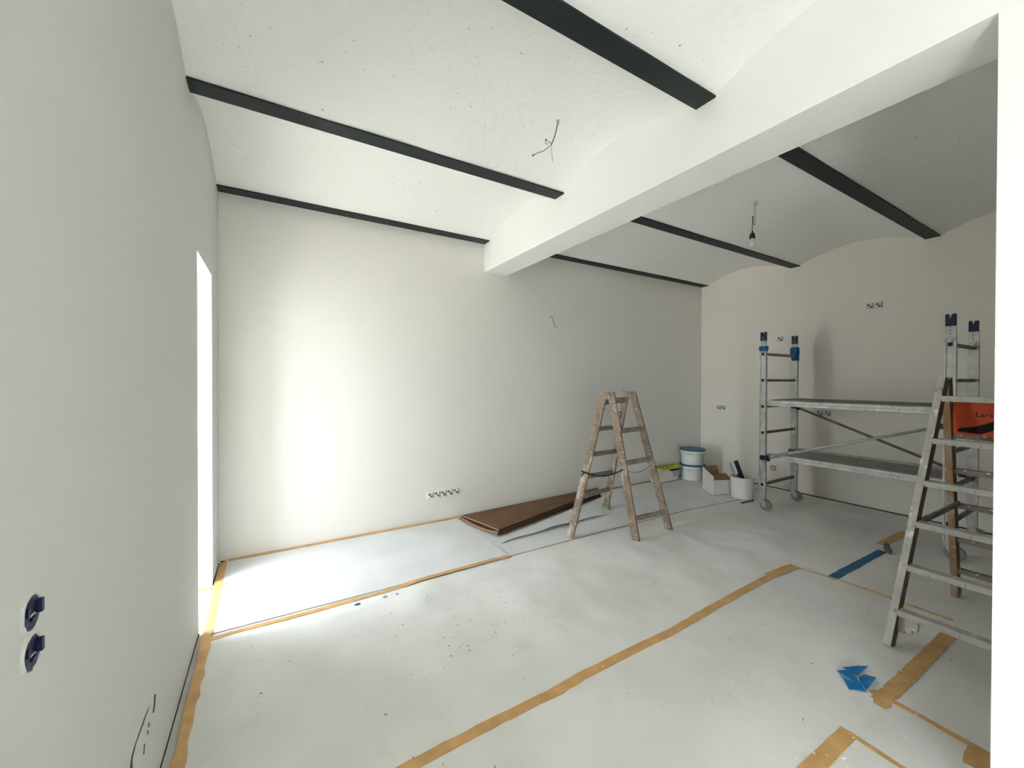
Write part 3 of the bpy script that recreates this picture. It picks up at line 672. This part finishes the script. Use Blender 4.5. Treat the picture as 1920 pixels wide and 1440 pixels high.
def sock(cx, cz, parent, wall, s=.034):
    """one bare socket insert: metal frame, white core, dark claws"""
    def bb(u0, u1, z0, z1, d0, d1):
        if wall == 'back': return box(B(), u0, u1, YB-d1, YB-d0, z0, z1)
        return box(B(), XR-d1, XR-d0, u0, u1, z0, z1)
    p = obj('socket_insert', bb(cx-s, cx+s, cz-s, cz+s, 0, .010), M['white'] if wall == 'back' else M['sock'], parent, bevel=.002)
    sg = 1 if wall == 'back' else -1
    for du, dz in ((-.012*sg, .012), (.012*sg, -.012)):
        obj('claw', bb(cx+du-.009, cx+du+.009, cz+dz-.009, cz+dz+.009, .010, .016), M['plastermark'], p)
    obj('frame_edge', bb(cx+sg*(s-.002)-.003, cx+sg*(s-.002)+.003, cz-s, cz+s, .010, .013), M['grit'], p)
t = thing('socket_strip', 'row of five bare white sockets low on the back wall', 'socket', (1.95, YB, .25))
for k in range(5): sock(1.80+k*.071, .287+k*.0015, t, 'back')
for nm, ys, z in (('pair of bare sockets high on the right wall above the scaffold', (1.895, 1.815), 2.389),
                  ('single bare socket beside the left scaffold post top', (2.875,), 2.084),
                  ('pair of bare sockets left of the scaffold on the right wall', (3.765, 3.69), 1.082),
                  ('pair of bare sockets seen under the upper scaffold deck', (2.395, 2.31), 1.088)):
    t = thing('socket_pair' if len(ys) > 1 else 'wall_socket', nm, 'socket', (XR, ys[0], z-.04))
    for y in ys: sock(y, z, t, 'right')
t = thing('wall_socket', 'yellowed small socket low on the right wall behind the scaffold rungs', 'socket', (XR, 2.955, .24))
bm = B(); box(bm, XR-.012, XR, 2.92, 2.99, .24, .31); obj('socket_plate', bm, M['brass'], t, bevel=.004)
bm = B(); box(bm, XR-.016, XR-.012, 2.94, 2.97, .26, .29); obj('socket_face', bm, M['cream'], t)

# two open flush boxes in the left wall
for zc, lab in ((1.081, 'upper of two open navy blue wall boxes on the left wall'), (1.009, 'lower of two open navy blue wall boxes on the left wall')):
    yc = 1.064
    t = thing('flush_box', lab, 'wall box', (0, yc, zc-.035), 'navy wall boxes')
    bm = B(); n = 22; rings = []
    for r, x in ((.040, 0), (.036, .0025), (.032, .0035), (.031, .001)):
        rings.append([bm.verts.new((x, yc+(r+random.uniform(-.002, .002))*.95*math.cos(2*PI*k/n), zc+(r+random.uniform(-.002, .002))*math.sin(2*PI*k/n))) for k in range(n)])
    for a, b in zip(rings, rings[1:]):
        for k in range(n): bm.faces.new((a[k], a[(k+1) % n], b[(k+1) % n], b[k]))
    obj('plaster_rim', bm, M['plaster'], t)
    bm = B(); pts = [(.0012, yc+.0315*math.cos(2*PI*k/n)*random.uniform(.84, 1.03), zc+.0315*math.sin(2*PI*k/n)*random.uniform(.9, 1.03)) for k in range(n)]
    prism(bm, pts, (.001, 0, 0)); obj('box_interior', bm, M['navy'], t)
    for (dy, dz, w_, h_) in ((.019, .004, .010, .024), (-.016, .006, .008, .016), (.002, -.012, .016, .006)):
        bm = B(); box(bm, .002, .010 if dy > .01 else .005, yc+dy-w_/2, yc+dy+w_/2, zc+dz-h_/2, zc+dz+h_/2)
        obj('box_lug', bm, M['navy'], t, bevel=.001)
    bm = B(); box(bm, .002, .0045, yc-.012, yc+.006, zc-.004, zc-.002); obj('white_drip', bm, M['label'], t)
# rough patched edge low on the left wall
t = thing('plaster_patch', 'rough plaster patch with dark crack low on the left wall', 'plaster patch', (0, 1.75, .2))
bm = B(); L = [(1.842, .352), (1.80, .353), (1.765, .352), (1.722, .350), (1.69, .348), (1.665, .342), (1.65, .330), (1.645, .315), (1.642, .28), (1.65, .22), (1.66, .16), (1.68, .10)]
L2 = [(y+random.uniform(.010, .032), z-random.uniform(.004, .010)) for y, z in L]
vs = [(bm.verts.new((.0015, *p)), bm.verts.new((.0015, *q)), bm.verts.new((0, *q)), bm.verts.new((0, *p))) for p, q in zip(L, L2)]
for p, q in zip(vs, vs[1:]):
    for k in range(4): bm.faces.new((p[k], p[(k+1) % 4], q[(k+1) % 4], q[k]))
bm.faces.new(vs[0][::-1]); bm.faces.new(vs[-1]); obj('crack', bm, M['plastermark'], t)
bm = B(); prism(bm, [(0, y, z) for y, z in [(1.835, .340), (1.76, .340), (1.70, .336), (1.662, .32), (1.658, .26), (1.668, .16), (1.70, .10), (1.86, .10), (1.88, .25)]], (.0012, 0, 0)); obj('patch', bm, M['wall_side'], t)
for (y, z, a) in ((1.948, .326, .012), (1.944, .312, .010), (1.938, .300, .008), (1.93, .290, .006), (1.86, .29, .008), (1.845, .275, .006), (1.80, .26, .009), (1.795, .245, .007), (1.765, .205, .008)):
    bm = B(); bar(bm, (.0014, y, z+a), (.0014, y-.006, z-a*.5), .0025, .012, (1, 0, 0)); obj('crack_fleck', bm, M['plastermark'], t)
